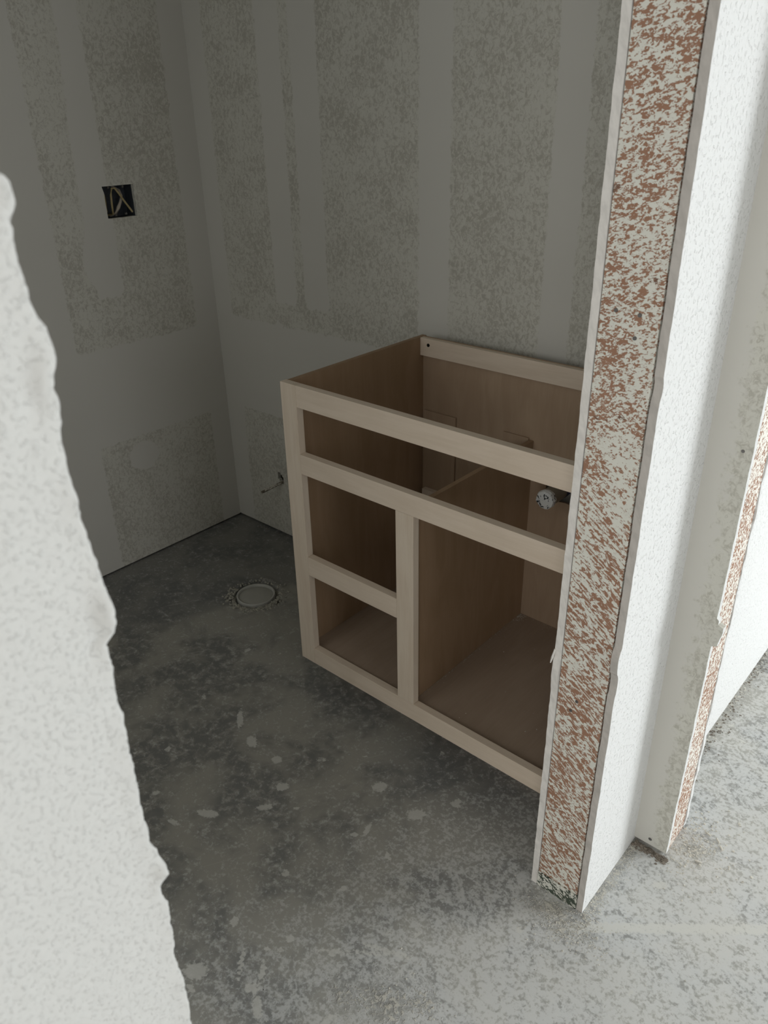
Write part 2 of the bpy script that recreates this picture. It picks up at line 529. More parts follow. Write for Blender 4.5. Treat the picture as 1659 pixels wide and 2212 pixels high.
def paper_left(y, z):
    up = band(0.022, 0.465, y) * sstep(0.745, 0.775, z)
    w = 0.125 - 0.03 * sstep(1.15, 1.0, z) * sstep(0.93, 1.0, z) + 0.02 * sstep(1.3, 1.6, z)
    tongue = band(w, 0.215, y) * sstep(0.885, 0.93, z)
    up *= 1 - tongue
    lo = band(0.034, 0.474, y) * (1 - sstep(0.435, 0.465, z)) * (1 - 0.0 * z)
    lo *= 1 - (1 - sstep(0.038, 0.062, math.hypot((y - 0.186) * 0.9, z - 0.378)))
    return max(up, lo)


def paper_back(x, z):
    hi = 0.0
    for a, b in ((-0.862, -0.630), (-0.534, -0.495), (-0.395, -0.052), (0.047, 0.322), (0.402, 0.690)):
        hi = max(hi, band(a, b, x))
    hi *= sstep(0.775, 0.81, z)
    hi = max(hi, band(-0.63, -0.39, x) * band(0.79, 0.87, z) * 0.8)
    lo = band(-0.856, 0.69, x) * (1 - sstep(0.455, 0.485, z))
    return max(hi, lo)


def lin(a, b, st): return list(np.arange(a, b - 1e-6, st)) + [b]


us = sorted(set([round(u, 4) for u in lin(-1.70, -0.30, 0.2) + lin(-0.30, 0.554, 0.0142)] + [0.202, 0.302]))
us = [u for k, u in enumerate(us) if k == 0 or u in (0.202, 0.302) or min(abs(u - 0.202), abs(u - 0.302)) > 0.006]
vs = sorted(set([round(v, 4) for v in lin(0.008, 1.80, 0.0142) + lin(1.80, CEIL, 0.15)] + [1.131, 1.2195]))
vs = [v for v in vs if v in (1.131, 1.2195) or min(abs(v - 1.131), abs(v - 1.2195)) > 0.006]


def wob_l(y, z):
    # ragged knife-cut opening
    if 0.19 < y < 0.312 and 1.12 < z < 1.23:
        if abs(y - 0.202) < 1e-4: y += 0.0025 * mn.noise(Vector((z * 160, 1, 0))) - 0.004 * (z > 1.21)
        if abs(y - 0.302) < 1e-4: y += 0.0015 * mn.noise(Vector((z * 160, 4, 0)))
        if abs(z - 1.131) < 1e-4: z += 0.0025 * mn.noise(Vector((y * 160, 7, 0)))
        if abs(z - 1.2195) < 1e-4: z += 0.0015 * mn.noise(Vector((y * 160, 9, 0)))
    return y, z


wl = grid_board('wall_left', us, vs, lambda u, v: (XL, u, v), (-1, 0, 0), 0.0127, M_DW,
                hole=lambda y, z: 0.202 < y < 0.302 and 1.131 < z < 1.2195, paper=paper_left, wob=wob_l)
tag(wl, 'taped and sanded drywall on the left with an outlet cut-out', 'wall', kind='structure')
box('sole_plate', (XL - 0.11, XL - 0.013, -1.70, 0.554, 0.0, 0.038), M_PLATEDARK, wl)
box('sheathing', (XL - 0.13, XL - 0.11, -1.70, 0.70, 0.0, CEIL), M_OUT, wl)

PCX, PCZ = -0.683, 0.233
us = sorted(set([round(u, 4) for u in lin(XL, 0.785, 0.0142)] + [-0.698, -0.691, -0.684, -0.677, -0.670, -0.663]))
vs = sorted(set([round(v, 4) for v in lin(0.010, 1.80, 0.0142) + lin(1.80, CEIL, 0.15)] + [0.200, 0.207, 0.214, 0.221, 0.228, 0.235, 0.242, 0.249, 0.256]))
us = [u for k, u in enumerate(us) if k == 0 or u - us[k - 1] > 0.003]
vs = [v for k, v in enumerate(vs) if k == 0 or v - vs[k - 1] > 0.003]
wb = grid_board('wall_back', us, vs, lambda u, v: (u, YB, v), (0, 1, 0), 0.0127, M_DW,
                hole=lambda x, z: ((x - PCX - 0.35 * (0.233 - z)) / 0.0145) ** 2 + ((z - PCZ) / 0.021) ** 2 < 1 or math.hypot(x - 0.46, z - 0.569) < 0.022,
                paper=paper_back)
tag(wb, 'taped drywall back wall behind the open maple cabinet', 'wall', kind='structure')
box('sole_plate', (XL, 0.785, YB + 0.013, YB + 0.10, 0.0, 0.038), M_PLATEDARK, wb)
box('sheathing', (XL - 0.13, 0.80, YB + 0.10, YB + 0.12, 0.0, CEIL), M_OUT, wb)

# rest of the bathroom shell (out of view), its opening added for the fill light
w = bpy.data.objects.new('wall_front', None); COL.objects.link(w)
bm = bmesh.new()
add_box(bm, XL, -0.55, -1.72, -1.70, 0.0, CEIL); add_box(bm, 0.45, 0.785, -1.72, -1.70, 0.0, CEIL)
add_box(bm, -0.55, 0.45, -1.72, -1.70, 0.0, 1.10); add_box(bm, -0.55, 0.45, -1.72, -1.70, 2.0, CEIL)
bm_link('drywall_board', bm, M_SMOOTH, w)
tag(w, 'plain drywall behind the near wall with an opening added for fill light', 'wall', kind='structure')

# ------------------------------------------------------------------ board with a wavy free edge
def edge_board(name, prof, far, axis, a0, a1, mat, parent, label=None, bev=0.0012):
    """prof: list of (edge coordinate, z) of the free edge; far: other end.  axis 'y': board lies in a Y-Z plane, a0..a1 its X extent; 'x': X-Z plane"""
    bm = bmesh.new()
    def P(e, z, a): return (a, e, z) if axis == 'y' else (e, a, z)
    rows = []
    for (e, z) in prof:
        rows.append([bm.verts.new(P(e, z, a0)), bm.verts.new(P(e, z, a1)), bm.verts.new(P(far, z, a0)), bm.verts.new(P(far, z, a1))])
    for r, q in zip(rows, rows[1:]):
        bm.faces.new((r[0], r[1], q[1], q[0])); bm.faces.new((r[2], q[2], q[3], r[3]))
        bm.faces.new((r[0], q[0], q[2], r[2])); bm.faces.new((r[1], r[3], q[3], q[1]))
    for r in (rows[0], rows[-1]): bm.faces.new((r[0], r[2], r[3], r[1]))
    bmesh.ops.recalc_face_normals(bm, faces=bm.faces[:])
    o = bm_link(name, bm, mat, parent)
    if label: o['label'] = label
    return o


def profile(e0, z0, z1, amp, freq, seed, feats=(), step=0.006, zfine=(0.0, 1.8)):
    out, z = [], z0
    while z < z1 - 1e-6:
        e = e0 + amp * fbm(z * freq, seed, 0, 4)
        for (za, zb, d) in feats:
            if za <= z <= zb: e += d * math.sin(math.pi * (z - za) / (zb - za)) ** 0.5
        out.append((e, z))
        z += step if zfine[0] <= z <= zfine[1] else 0.1
    out.append((e0, z1))
    return out


def two_face(o, faces):
    """assign second materials to faces by predicate on the world normal"""
    for mat, pred in faces:
        o.data.materials.append(mat)
        k = len(o.data.materials) - 1
        for p in o.data.polygons:
            if pred(p.normal, p.center): p.material_index = k


# right-hand stub wall beside the doorway: two boards on a stud, green sole plate
wr = bpy.data.objects.new('wall_right', None); COL.objects.link(wr)
tag(wr, 'white stub wall end beside the cabinet with brown splattered stud edge', 'wall', kind='structure')
pl = profile(SY, 0.0, CEIL, 0.0035, 34, 2.3, [(0.50, 0.575, -0.004)], 0.005)
edge_l = edge_board('drywall_board', pl, YB, 'y', SX0, SX0 + 0.0127, M_SMOOTH, wr)
two_face(edge_l, [(M_EDGE_L, lambda n, c: n.y < -0.5)])
pr = profile(SY, 0.0, CEIL, 0.0035, 26, 7.7, [(1.058, 1.088, 0.004), (0.59, 0.645, -0.007), (0.545, 0.59, 0.003)], 0.005)
edge_r = edge_board('drywall_board', pr, 4.5, 'y', SX1 - 0.0127, SX1, M_WHITE, wr)
two_face(edge_r, [(M_EDGE_R, lambda n, c: n.y < -0.5)])
box('stud', (SX0 + 0.0139, SX1 - 0.0158, SY + 0.0012, SY + 0.039, 0.038, CEIL), M_STUD, wr, 0.0008)
box('stud', (SX0 + 0.0137, SX1 - 0.0137, 0.516, 0.55, 0.038, CEIL), M_STUD, wr)
box('sole_plate', (SX0 + 0.0137, SX1 - 0.0137, SY - 0.002, 4.5, 0.0, 0.0375), M_PLATE, wr, 0.001)
# short torn flap of face paper at the left board
bm = bmesh.new()
tube(bm, [(0.786, SY - 0.0015, 0.590), (0.783, SY - 0.003, 0.572), (0.781, SY - 0.004, 0.560)], [0.0016, 0.0022, 0.0010], 7)
bm_link('paper_tear', bm, M_EDGE_L, wr)
# nail heads sunk in the stud end
for (nx, nz) in ((0.856, 1.166), (0.853, 1.135), (0.822, 1.168), (0.835, 0.50), (0.826, 0.475)):
    bm = bmesh.new()
    bmesh.ops.create_cone(bm, cap_ends=True, segments=10, radius1=0.0032, radius2=0.0026, depth=0.002,
                          matrix=Matrix.Translation((nx, SY + 0.0007, nz)) @ Matrix.Rotation(math.pi / 2, 4, 'X'))
    bm_link('nail', bm, M_STEEL, wr)

# ------------------------------------------------------------------ near wall on the left of the doorway
def near_wall():
    prof = [(0.0, 0), (-0.926, 0.70), (-0.926, 0.743), (-0.924, 0.773), (-0.9265, 0.83), (-0.923, 0.883), (-0.9265, 0.905), (-0.926, 0.912), (-0.9195, 0.922), (-0.922, 0.943), (-0.926, 0.955), (-0.9262, 0.986),
            (-0.9262, 1.036), (-0.925, 1.079), (-0.925, 1.120), (-0.926, 1.130), (-0.9185, 1.136), (-0.9175, 1.150), (-0.9195, 1.174), (-0.920, 1.193), (-0.922, 1.203), (-0.924, 1.219),
            (-0.9238, 1.26), (-0.921, 1.283), (-0.9235, 1.292), (-0.918, 1.309), (-0.919, 1.321), (-0.925, 1.336), (-0.9262, 1.356), (-0.925, 1.372), (-0.9215, 1.380), (-0.9225, 1.391), (-0.930, 1.396), (-0.932, 1.41), (-0.926, 1.43), (-0.925, 1.5)]
    prof[0] = (-0.926, 0.0)
    zs0 = [p[1] for p in prof]; es0 = [p[0] for p in prof]
    zs = lin(0, 0.62, 0.1) + lin(0.622, 1.52, 0.0025) + lin(1.55, CEIL, 0.1)
    ds = [0.0, 0.0015, 0.003] + list(np.arange(0.0055, 0.16, 0.003)) + [0.2, 0.3, 0.6, 1.2, 2.28]
    bm = bmesh.new()
    rows = []
    for z in zs:
        e = float(np.interp(z, zs0, es0)) + 0.0020 * fbm(z * 130, 3.3) + 0.0016 * max(fbm(z * 300, 6.3), 0)
        row = []
        # end face (towards +Y), rounded arris, then the face
        row.append(bm.verts.new((SX0, -0.93, z)))
        row.append(bm.verts.new((SX1 - 0.0127, -0.93 + 0.004 * fbm(z * 40, 5.1), z)))
        row.append(bm.verts.new((SX1 - 0.006, e - 0.0008, z)))
        for d in ds:
            y = e - d
            h = 0.0
            if 0.6 < z < 1.55 and d < 0.17:
                n = fbm(y * 95, z * 95, 2.0, 3)
                h = 0.0011 * max(n, -0.12)
                n2 = mn.noise(Vector((y * 210, z * 210, 8)))
                h += 0.0022 * max(n2 - 0.25, 0) + 0.0022 * max(mn.noise(Vector((y * 330, z * 150, 4))) - 0.32, 0)
                # heavy compound lip rolled over the arris
                lip = math.exp(-(d / 0.010) ** 2)
                h += 0.0030 * lip * (0.5 + fbm(z * 30, 1.7, 0, 2))
                # the two big curls of dried compound
                for (zc, hz, dc, am) in ((1.150, 0.018, 0.004, 0.006), (1.300, 0.016, 0.006, 0.0045), (0.925, 0.010, 0.003, 0.004), (1.384, 0.006, 0.004, 0.004)):
                    h += am * math.exp(-((z - zc) / hz) ** 2 - ((d - dc) / 0.006) ** 2)
                for (zc, hz, dc, am) in ((1.133, 0.007, 0.010, -0.004), (1.285, 0.010, 0.014, -0.002)):
                    h += am * math.exp(-((z - zc) / hz) ** 2 - ((d - dc) / 0.006) ** 2)
            k = 0.0 if d > 0 else -0.0025
            row.append(bm.verts.new((SX1 + h + k, y, z)))
        rows.append(row)
    for r, q in zip(rows, rows[1:]):
        for i in range(len(r) - 1):
            bm.faces.new((r[i], r[i + 1], q[i + 1], q[i]))
    bmesh.ops.recalc_face_normals(bm, faces=bm.faces[:])
    # normals must look towards the hall
    if sum(f.normal.x for f in bm.faces) < 0: bmesh.ops.reverse_faces(bm, faces=bm.faces[:])
    o = bm_link('wall_near', bm, M_NEAR, None, True)
    tag(o, 'close white textured wall at the left with a ragged compound edge', 'wall', kind='structure')
    b = box('drywall_board', (SX0, SX0 + 0.0127, -3.2, JY - 0.006, 0.0, CEIL), M_SMOOTH, o)
    box('stud', (SX0 + 0.0137, SX1 - 0.018, JY - 0.045, JY - 0.008, 0.0, CEIL), M_STUD, o)


near_wall()

# lintel over the doorway
o = box('wall_header', (SX0, SX1, JY, SY, 2.08, CEIL), M_SMOOTH)
tag(o, 'drywall header above the bathroom doorway', 'wall', kind='structure')

# ------------------------------------------------------------------ short return wall to the right of the stub
wt = bpy.data.objects.new('wall_return', None); COL.objects.link(wt)
tag(wt, 'short grey drywall return at the right with a white splattered stud edge', 'wall', kind='structure')
prof = []
z = 0.012
while z < 1.8:
    e = RX + 0.0012 * fbm(z * 30, 9.1, 0, 3)
    if 0.556 < z < 0.600: e += 0.0135 - 0.004 * sstep(0.59, 0.556, z) + 0.0006 * fbm(z * 300, 2)
    if 0.600 <= z < 0.612: e += 0.004
    prof.append((e, z)); z += 0.004
prof.append((RX, CEIL))
rb = edge_board('drywall_board', prof, SX1, 'x', RY0, RY0 + 0.0127, M_RET, wt)
two_face(rb, [(M_WHITE, lambda n, c: n.x > 0.5)])
at = rb.data.attributes.new('paper', 'FLOAT', 'POINT')
at.data.foreach_set('value', [0.9 * sstep(0.935, 0.947, v.co.x) for v in rb.data.vertices])
prof = [(RX - 0.001 + 0.0035 * fbm(zz * 24, 4.4, 0, 4), zz) for zz in lin(0.002, 1.8, 0.006)] + [(RX, CEIL)]
rb2 = edge_board('drywall_board', prof, SX1, 'x', RY1 - 0.0127, RY1, M_WHITE, wt)
box('stud', (SX1, RX - 0.003, RY0 + 0.0140, RY1 - 0.0132, 0.0, CEIL), M_STUD2, wt, 0.001)
for (sx, sz, r) in ((0.934, 0.028, 0.0042), (0.9557, 0.924, 0.0030)):
    bm = bmesh.new()
    mtx = Matrix.Translation((sx, RY0 - 0.0003, sz)) @ Matrix.Rotation(math.pi / 2, 4, 'X')
    bmesh.ops.create_cone(bm, cap_ends=True, segments=14, radius1=r, radius2=r * 0.8, depth=0.0012, matrix=mtx)
    so = bm_link('screw', bm, M_STEEL, wt)
# rest of the hall shell: partition beyond the opening, outer walls with their openings
o = box('wall_partition', (3.1, 4.6, RY0, RY1, 0.0, CEIL), M_WHITE)
tag(o, 'white partition across the hall, outside the frame', 'wall', kind='structure')
o = box('wall_opening_header', (RX, 3.1, RY0, RY1, 2.15, CEIL), M_WHITE)
tag(o, 'white header over the wide hall opening', 'wall', kind='structure')


def wall_with_opening(name, label, axis, a, t, u0, u1, h0, h1, z0, z1):
    bm = bmesh.new()
    def B(p, q, za, zb):
        if axis == 'x': add_box(bm, a, a + t, p, q, za, zb)
        else: add_box(bm, p, q, a, a + t, za, zb)
    B(u0, h0, 0, CEIL); B(h1, u1, 0, CEIL); B(h0, h1, z1, CEIL)
    if z0 > 0: B(h0, h1, 0, z0)
    o = bm_link(name, bm, M_WHITE)
    tag(o, label, 'wall', kind='structure')
    return o


wall_with_opening('wall_east', 'outer white wall with the patio door opening', 'x', 4.6, 0.14, RY1, 4.6, 2.3, 4.4, 0.0, 2.15)
wall_with_opening('wall_hall_east', 'outer white wall of the hall with an opening added for fill light', 'x', 4.6, 0.14, -3.6, RY1, -2.15, -0.35, 0.75, 2.12)  # unseen opening added for the side fill light
wall_with_opening('wall_south', 'outer white wall with the front window opening', 'y', -3.64, 0.14, 0.785, 4.6, 1.2, 3.1, 0.6, 2.1)
o = box('wall_north', (0.785, 4.6, 4.5, 4.6, 0.0, CEIL), M_WHITE)
tag(o, 'white far wall of the lit room', 'wall', kind='structure')
o = box('ceiling', (-1.08, 4.75, -3.65, 4.75, CEIL, CEIL + 0.02), M_SMOOTH)
tag(o, 'flat white drywall ceiling', 'ceiling', kind='structure')


def window_frame(name, label, axis, a, u0, u1, z0, z1, mull):
    f = bpy.data.objects.new(name, None); COL.objects.link(f); tag(f, label, 'window', kind='structure')
    w = 0.05
    def B(nm, p, q, za, zb):
        if axis == 'x': box(nm, (a, a + 0.06, p, q, za, zb), M_PVC, f, 0.003)
        else: box(nm, (p, q, a, a + 0.06, za, zb), M_PVC, f, 0.003)
    B('frame_side', u0, u0 + w, z0, z1); B('frame_side', u1 - w, u1, z0, z1)
    B('frame_top', u0 + w, u1 - w, z1 - w, z1); B('frame_bottom', u0 + w, u1 - w, z0, z0 + w)
    B('frame_mullion', mull - w / 2, mull + w / 2, z0 + w, z1 - w)


window_frame('window_1', 'white patio door frame in the outer wall', 'x', 4.64, 2.3, 4.4, 0.0, 2.15, 3.35)
window_frame('window_2', 'white front window frame behind the viewer', 'y', -3.62, 1.2, 3.1, 0.6, 2.1, 2.15)
window_frame('side_fill_frame', 'added white frame round the side fill light opening in the hall outer wall', 'x', 4.64, -2.15, -0.35, 0.75, 2.12, -1.25)  # unseen frame added with the side fill light

# ------------------------------------------------------------------ the vanity cabinet
H0, H1, D, W = 0.1143, 0.8763, 0.505, 0.783
FT = 0.019
vc = empty('vanity_cabinet', (0.39, 0.25, 0.0), 'unfinished pale maple sink base cabinet without doors, drawers or top', 'cabinet')
B = 0.0009
box('stile', (0.0, 0.0489, 0, FT, H0, H1), M_MAPLE_Z, vc, B)
box('stile', (W - 0.0489, W, 0, FT, H0, H1), M_MAPLE_Z, vc, B)
xr0, xr1 = 0.0491, W - 0.0491
box('top_rail', (xr0, xr1, 0.0002, FT, 0.8256, H1), M_MAPLE_X, vc, B)
box('middle_rail', (xr0, xr1, 0.0002, FT, 0.6631, 0.7121), M_MAPLE_X, vc, B)
box('bottom_rail', (xr0, xr1, 0.0002, FT, H0, 0.1626), M_MAPLE_X, vc, B)
box('mullion', (0.3339, 0.3823, 0.0001, FT, 0.1628, 0.6629), M_MAPLE_Z, vc, B)
box('drawer_rail', (xr0, 0.3337, 0.0002, FT, 0.3880, 0.4400), M_MAPLE_X, vc, B)
# side panels with toe-kick notch
def side_panel(x0, x1):
    bm = bmesh.new()
    o2 = [(FT, H0), (0.112, H0), (0.112, 0.0), (D, 0.0), (D, H1 - 0.001), (FT, H1 - 0.001)]
    a = [bm.verts.new((x0, y, z)) for y, z in o2]; b = [bm.verts.new((x1, y, z)) for y, z in o2]
    bm.faces.new(a); bm.faces.new(b[::-1])
    for i in range(6):
        j = (i + 1) % 6
        bm.faces.new((a[i], b[i], b[j], a[j]))
    bmesh.ops.recalc_face_normals(bm, faces=bm.faces[:])
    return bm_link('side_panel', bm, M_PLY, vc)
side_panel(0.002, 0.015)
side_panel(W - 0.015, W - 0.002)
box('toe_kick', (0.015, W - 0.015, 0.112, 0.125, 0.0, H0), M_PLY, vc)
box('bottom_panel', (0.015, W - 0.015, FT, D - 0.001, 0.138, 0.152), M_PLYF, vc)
# back panel with the rough hole for the plumbing
us = [0.015, 0.1, 0.25, 0.385, 0.412, 0.42, 0.43, 0.44, 0.45, 0.46, 0.47, 0.48, 0.49, 0.50, 0.51, 0.518, 0.53, 0.65, W - 0.015]
vs = [0.152, 0.3, 0.45, 0.52, 0.527, 0.535, 0.55, 0.57, 0.59, 0.602, 0.61, 0.75, H1 - 0.001]
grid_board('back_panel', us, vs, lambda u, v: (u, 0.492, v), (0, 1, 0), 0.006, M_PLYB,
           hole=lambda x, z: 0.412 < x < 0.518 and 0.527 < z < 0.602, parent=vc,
           wob=lambda u, v: (u + 0.003 * mn.noise(Vector((u * 90, v * 90, 0))) * (0.4 < u < 0.53 and 0.5 < v < 0.62),
                             v + 0.004 * mn.noise(Vector((u * 90, v * 90, 5))) * (0.4 < u < 0.53 and 0.5 < v < 0.62)))
hr = box('hanging_rail', (0.0155, W - 0.0155, 0.478, 0.4915, 0.828, H1 - 0.0015), M_MAPLE_X, vc, B)
bm = bmesh.new()
bmesh.ops.create_cone(bm, cap_ends=True, segments=20, radius1=0.0045, radius2=0.0045, depth=0.0012,
                      matrix=Matrix.Translation((0.0425, 0.4776, 0.8585)) @ Matrix.Rotation(math.pi / 2, 4, 'X'))
bm_link('screw_hole', bm, M_DARK, hr)
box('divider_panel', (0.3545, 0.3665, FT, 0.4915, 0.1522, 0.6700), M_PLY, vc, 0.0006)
box('back_cleat', (0.0225, 0.1300, 0.4860, 0.4915, 0.1522, 0.6750), M_PLYB, vc, B)
box('back_cleat', (0.2800, 0.3540, 0.4860, 0.4915, 0.1522, 0.6750), M_PLYB, vc, B)
box('back_cleat', (0.0300, 0.3540, 0.4700, 0.4855, 0.4050, 0.4440), M_MAPLE_X, vc, B)

# dust specks inside the cabinet
def chips(name, places, mat, label, cat, seed=1, parent=None, kind='stuff'):
    rr = random.Random(seed)
    bm = bmesh.new()
    for (x, y, z, s) in places:
        n = rr.choice((4, 5, 6))
        top, bot = [], []
        a0 = rr.uniform(0, 6.28)
        h = s * rr.uniform(0.25, 0.8)
        el = rr.uniform(0.5, 1.0)
        for k in range(n):
            a = a0 + 2 * math.pi * k / n + rr.uniform(-0.3, 0.3)
            r = s * rr.uniform(0.6, 1.1)
            bot.append(bm.verts.new((x + r * math.cos(a), y + el * r * math.sin(a), z)))
            top.append(bm.verts.new((x + 0.7 * r * math.cos(a), y + el * 0.7 * r * math.sin(a), z + h * rr.uniform(0.6, 1.2))))
        bm.faces.new(top); bm.faces.new(bot[::-1])
        for k in range(n):
            bm.faces.new((bot[k], bot[(k + 1) % n], top[(k + 1) % n], top[k]))
    o = bm_link(name, bm, mat, parent)
    if parent is None: tag(o, label, cat, kind=kind)
    elif kind: o['kind'] = kind
    return o

rr = random.Random(3)
pl = [(rr.uniform(0.37, 0.75), rr.uniform(0.03, 0.48), 0.152, rr.uniform(0.0006, 0.0018)) for _ in range(30)]
pl += [(0.368 + abs(rr.gauss(0, 0.012)), 0.489 - abs(rr.gauss(0, 0.02)), 0.152, rr.uniform(0.0006, 0.0016)) for _ in range(60)]
pl += [(0.368 + abs(rr.gauss(0, 0.002)), rr.uniform(0.02, 0.49), 0.152, rr.uniform(0.0005, 0.0014)) for _ in range(60)]
pl += [(rr.uniform(0.37, 0.6), 0.490 - abs(rr.gauss(0, 0.003)), 0.152, rr.uniform(0.0005, 0.0014)) for _ in range(40)]
chips('sawdust', pl, M_CRUMB, 'pale sawdust specks on the cabinet bottom panel', 'dust', 3)

# ------------------------------------------------------------------ plumbing and electrics
dp = empty('sink_drain_pipe', (0.46, 0.53, 0.569), 'grey sink drain stub in the cabinet back, its end stuffed with white paper', 'pipe')
bm = bmesh.new()
tube(bm, [(0.46, 0.60, 0.569), (0.46, 0.52, 0.569), (0.46, 0.409, 0.569)], 0.0215, 28)
bm_link('pipe', bm, M_PVC, dp, True)
bm = bmesh.new()
rr = random.Random(5)
NN = 26
rings = []
for (yy, rad) in ((0.418, 0.0228), (0.408, 0.0245), (0.401, 0.0225), (0.398, 0.014), (0.3975, 0.006)):
    ring = []
    for k in range(NN):
        a = 2 * math.pi * k / NN
        j = 1 + 0.10 * fbm(math.cos(a) * 3, math.sin(a) * 3, yy * 60, 2)
        ring.append(bm.verts.new((0.46 + rad * j * math.cos(a), yy + 0.0025 * fbm(rad * 90 * math.cos(a), rad * 90 * math.sin(a), 1, 2), 0.569 + rad * j * math.sin(a))))
    rings.append(ring)
for a, b in zip(rings, rings[1:]):
    for k in range(NN): bm.faces.new((a[k], a[(k + 1) % NN], b[(k + 1) % NN], b[k]))
bm.faces.new(rings[-1])
bmesh.ops.recalc_face_normals(bm, faces=bm.faces[:])
po = bm_link('paper_plug', bm, M_PAPER, dp)
po['label'] = 'crumpled white paper stuffed in the pipe end'
bm = bmesh.new()
tube(bm, [(0.46, 0.4905, 0.569), (0.46, 0.472, 0.569)], 0.0222, 28)
o = bm_link('blue_band', bm, M_BLUE, dp, True); o['label'] = 'blue band round the pipe near the hole'

wp = empty('toilet_supply_stub', (-0.683, 0.556, 0.216), 'thin mud-crusted supply pipe stub poking from the back wall hole', 'pipe')
bm = bmesh.new()
tube(bm, [(-0.683, 0.63, 0.219), (-0.683, 0.55, 0.217), (-0.684, 0.51, 0.2145), (-0.685, 0.462, 0.2125)], 0.0048, 14)
bm_link('pipe', bm, M_RUST, wp, True)
pl = []
rr = random.Random(8)
bm = bmesh.new()
for _ in range(46):
    yy = 0.462 + (0.548 - 0.462) * rr.random() ** 0.7
    a = rr.uniform(0.2, 2.9)
    r = rr.uniform(0.0016, 0.0042)
    m = Matrix.Translation((-0.684 + 0.005 * math.cos(a), yy, 0.2145 + 0.0045 * math.sin(a)))
    bmesh.ops.create_icosphere(bm, subdivisions=1, radius=r, matrix=m @ Matrix.Diagonal((1, 1.5, 0.8, 1)))
mm = bm_link('mud_crust', bm, M_CRUMB, wp)
mm['kind'] = 'stuff'

# floor drain for the toilet
FX, FY = -0.462, 0.219
fl = empty('toilet_drain', (FX, FY, 0.0), 'round capped white toilet drain pipe set in the floor by the corner', 'drain')
bm = bmesh.new()
lathe(bm, [(0.0625, -0.016), (0.0630, 0.003), (0.0618, 0.0045), (0.0580, 0.0045), (0.0565, 0.002), (0.0560, -0.006)], FX, FY, 56)
bm_link('pipe_rim', bm, M_PVC, fl, True)
bm = bmesh.new()
lathe(bm, [(0.0562, -0.004), (0.050, -0.0015), (0.025, 0.001), (0.0, 0.0015)], FX, FY, 48)
cp = bm_link('test_cap', bm, mat_plain('dusty_cap', (0.46, 0.455, 0.41), 0.85, 0.2, 0.12, 20, 0.1), fl, True)
cp['label'] = 'dusty grey domed cap inside the rim'
rr = random.Random(21)
pl = []
for _ in range(620):
    a = rr.uniform(0, 2 * math.pi)
    r = 0.073 + abs(rr.gauss(0, 0.014))
    if 0.6 < a < 3.4 and rr.random() < 0.75: continue
    z = 0.0 if r < 0.078 else 0.0015
    pl.append((FX + r * math.cos(a), FY + r * math.sin(a), z, rr.uniform(0.0018, 0.0062)))
for k in range(120):
    a = 2 * math.pi * k / 120
    pl.append((FX + 0.071 * math.cos(a), FY + 0.071 * math.sin(a), -0.015, 0.0065))
chips('concrete_rubble', pl, M_RUBBLE, 'ring of broken concrete bits around the toilet drain', 'rubble', 22)

# electrical box in the left wall
jb = empty('junction_box', (XL - 0.03, 0.252, 1.175), 'dark blue electrical box with loose cables in the left wall', 'electrical box')
bm = bmesh.new()
x0, x1, y0, y1, z0, z1 = XL - 0.060, XL - 0.0135, 0.206, 0.3045, 1.1285, 1.222
t = 0.002
add_box(bm, x0, x0 + t, y0, y1, z0, z1)
add_box(bm, x0, x1, y0 - t, y0, z0, z1); add_box(bm, x0, x1, y1, y1 + t, z0, z1)
add_box(bm, x0, x1, y0, y1, z0 - t, z0); add_box(bm, x0, x1, y0, y1, z1, z1 + t)
bm_link('box_shell', bm, M_BOX, jb)
bm = bmesh.new()
tube(bm, [(XL - 0.045, 0.229, 1.136), (XL - 0.012, 0.2275, 1.142), (XL - 0.008, 0.226, 1.165), (XL - 0.006, 0.227, 1.195), (XL - 0.007, 0.233, 1.2115), (XL - 0.006, 0.242, 1.2125),
          (XL - 0.004, 0.252, 1.198), (XL - 0.001, 0.264, 1.176), (XL + 0.001, 0.276, 1.157), (XL + 0.000, 0.286, 1.143)], 0.0030, 9)
c1 = bm_link('cable', bm, M_WIRE, jb, True); c1['label'] = 'yellow cable looped up and over'
bm = bmesh.new()
tube(bm, [(XL - 0.050, 0.240, 1.134), (XL - 0.016, 0.238, 1.141), (XL - 0.010, 0.247, 1.158), (XL - 0.012, 0.258, 1.172), (XL - 0.016, 0.267, 1.188), (XL - 0.024, 0.267, 1.204), (XL - 0.05, 0.260, 1.214)], [0.004, 0.0042, 0.0055, 0.0042, 0.0036, 0.0036, 0.0032], 9)
c2 = bm_link('cable', bm, M_WIRE2, jb, True); c2['label'] = 'dusty white cable crossing behind'
bm = bmesh.new()
tube(bm, [(XL - 0.05, 0.2095, 1.14), (XL - 0.014, 0.2095, 1.150), (XL - 0.012, 0.2090, 1.175), (XL - 0.014, 0.2095, 1.195), (XL - 0.05, 0.212, 1.204)], 0.0026, 8)
bm_link('cable', bm, M_WIRE, jb, True)
for (yy, zz) in ((0.238, 1.1375), (0.272, 1.1385), (0.226, 1.215), (0.274, 1.214)):
    bm = bmesh.new()
    bmesh.ops.create_cone(bm, cap_ends=True, segments=12, radius1=0.0042, radius2=0.0034, depth=0.004,
                          matrix=Matrix.Translation((XL - 0.0145, yy, zz)) @ Matrix.Rotation(math.pi / 2, 4, 'Y'))
    bm_link('screw_lug', bm, M_STEEL, jb)

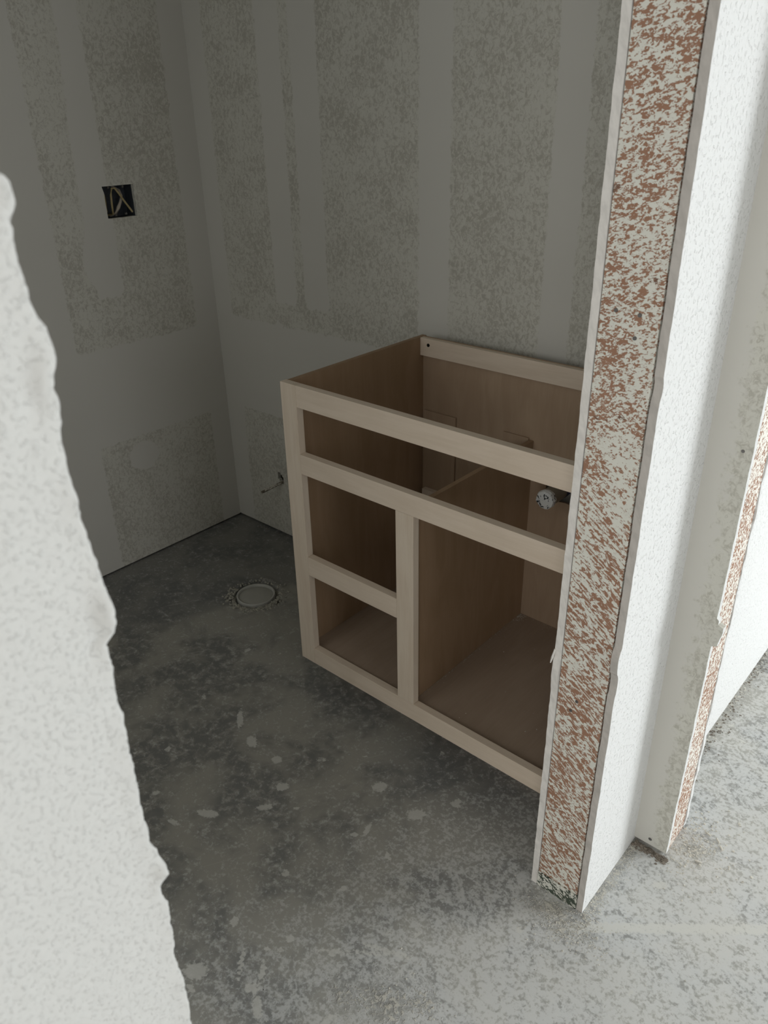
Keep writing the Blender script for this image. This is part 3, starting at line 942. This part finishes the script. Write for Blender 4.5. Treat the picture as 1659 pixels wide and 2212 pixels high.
# ------------------------------------------------------------------ crumbs and scrapings
rr = random.Random(31)
pl = []
def scatter(n, cx, cy, sx, sy, smin, smax, ok=lambda x, y: True):
    k = 0
    while k < n:
        x = rr.gauss(cx, sx); y = rr.gauss(cy, sy)
        if ok(x, y):
            pl.append((x, y, 0.0, rr.uniform(smin, smax))); k += 1
clear = lambda x, y: not (SX0 - 0.002 < x < SX1 + 0.002 and y > SY - 0.004) and not (x < SX1 and y > SY) and not (SX1 - 0.01 < x < RX + 0.002 and RY0 < y < RY1)
scatter(480, 0.90, -0.150, 0.05, 0.03, 0.0006, 0.0022, clear)
for _ in range(420):
    y = rr.uniform(-0.13, RY0); pl.append((SX1 + 0.002 + abs(rr.gauss(0, 0.014)), y, 0, rr.uniform(0.0006, 0.0020)))
chips('stub_wall_crumbs', pl, M_CRUMB, 'pale gypsum crumbs around the foot of the splattered stub wall', 'crumbs', 32)
pl = []
scatter(330, 0.99, 0.18, 0.035, 0.05, 0.0009, 0.0034, lambda x, y: clear(x, y) and x > RX)
scatter(60, 1.02, 0.20, 0.05, 0.06, 0.002, 0.0045, lambda x, y: clear(x, y) and x > RX)
chips('return_wall_crumbs', pl, M_CRUMB, 'heap of white scrapings on the lit floor outside the return corner', 'crumbs', 33)
pl = []
for _ in range(170):
    x = rr.uniform(SX1 + 0.004, RX + 0.006)
    pl.append((x, RY0 - 0.001 - abs(rr.gauss(0, 0.007)), 0, rr.uniform(0.0014, 0.0062)))
chips('return_wall_rubble', pl, M_DIRTY, 'dark lumpy mortar rubble under the bottom of the grey return board', 'rubble', 34)
pl = []
for _ in range(600):
    y = RY1 + rr.random() ** 1.2 * 1.6
    pl.append((SX1 + 0.001 + abs(rr.gauss(0, 0.016)), y, 0, rr.uniform(0.0010, 0.0034)))
chips('far_wall_crumbs', pl, M_DIRTY, 'grey crumbs along the foot of the bright far wall', 'crumbs', 35)
pl = []
for _ in range(130):
    y = YB - 0.003 - abs(rr.gauss(0, 0.012)); x = rr.uniform(XL + 0.02, 0.0)
    pl.append((x, y, 0, rr.uniform(0.001, 0.0035)))
for _ in range(60):
    pl.append((XL + 0.003 + abs(rr.gauss(0, 0.006)), rr.uniform(-0.06, YB), 0, rr.uniform(0.001, 0.003)))
chips('corner_crumbs', pl, M_DIRTY, 'dirt crumbs along the dark floor corner under both walls', 'crumbs', 36)
pl = []
for _ in range(260):
    x, y = rr.uniform(0.35, 1.45), rr.uniform(-0.75, 0.0)
    if clear(x, y): pl.append((x, y, 0, rr.uniform(0.0005, 0.0016)))
scatter(60, 0.80, -0.47, 0.06, 0.03, 0.0008, 0.0026, clear)
chips('floor_grit', pl, M_CRUMB, 'scattered white grit on the concrete in the doorway', 'grit', 37)
# a few large curled scrapings lying right of the return corner
for k, (x, y, L, a) in enumerate(((1.040, 0.228, 0.016, -1.1), (1.052, 0.214, 0.014, -1.2), (1.028, 0.150, 0.014, 0.3), (1.018, 0.232, 0.012, -0.6))):
    bm = bmesh.new()
    pts = []
    for i in range(6):
        s = i / 5 - 0.5
        pts.append((x + L * s * math.cos(a) + 0.002 * math.sin(6 * s), y + L * s * math.sin(a), 0.0022 + 0.0012 * math.cos(3 * s)))
    tube(bm, pts, [0.0008, 0.0019, 0.0022, 0.0020, 0.0017, 0.0007], 6)
    o = bm_link('plaster_shaving', bm, M_CRUMB)
    tag(o, ('long white plaster shaving farthest right of the return wall foot', 'second plaster shaving lying just below the long farthest one',
            'plaster shaving lying nearest the viewer beside the return corner', 'short plaster shaving lying closest to the return wall end, up from the corner')[k],
        'shaving', 'plaster shavings beside the return wall')
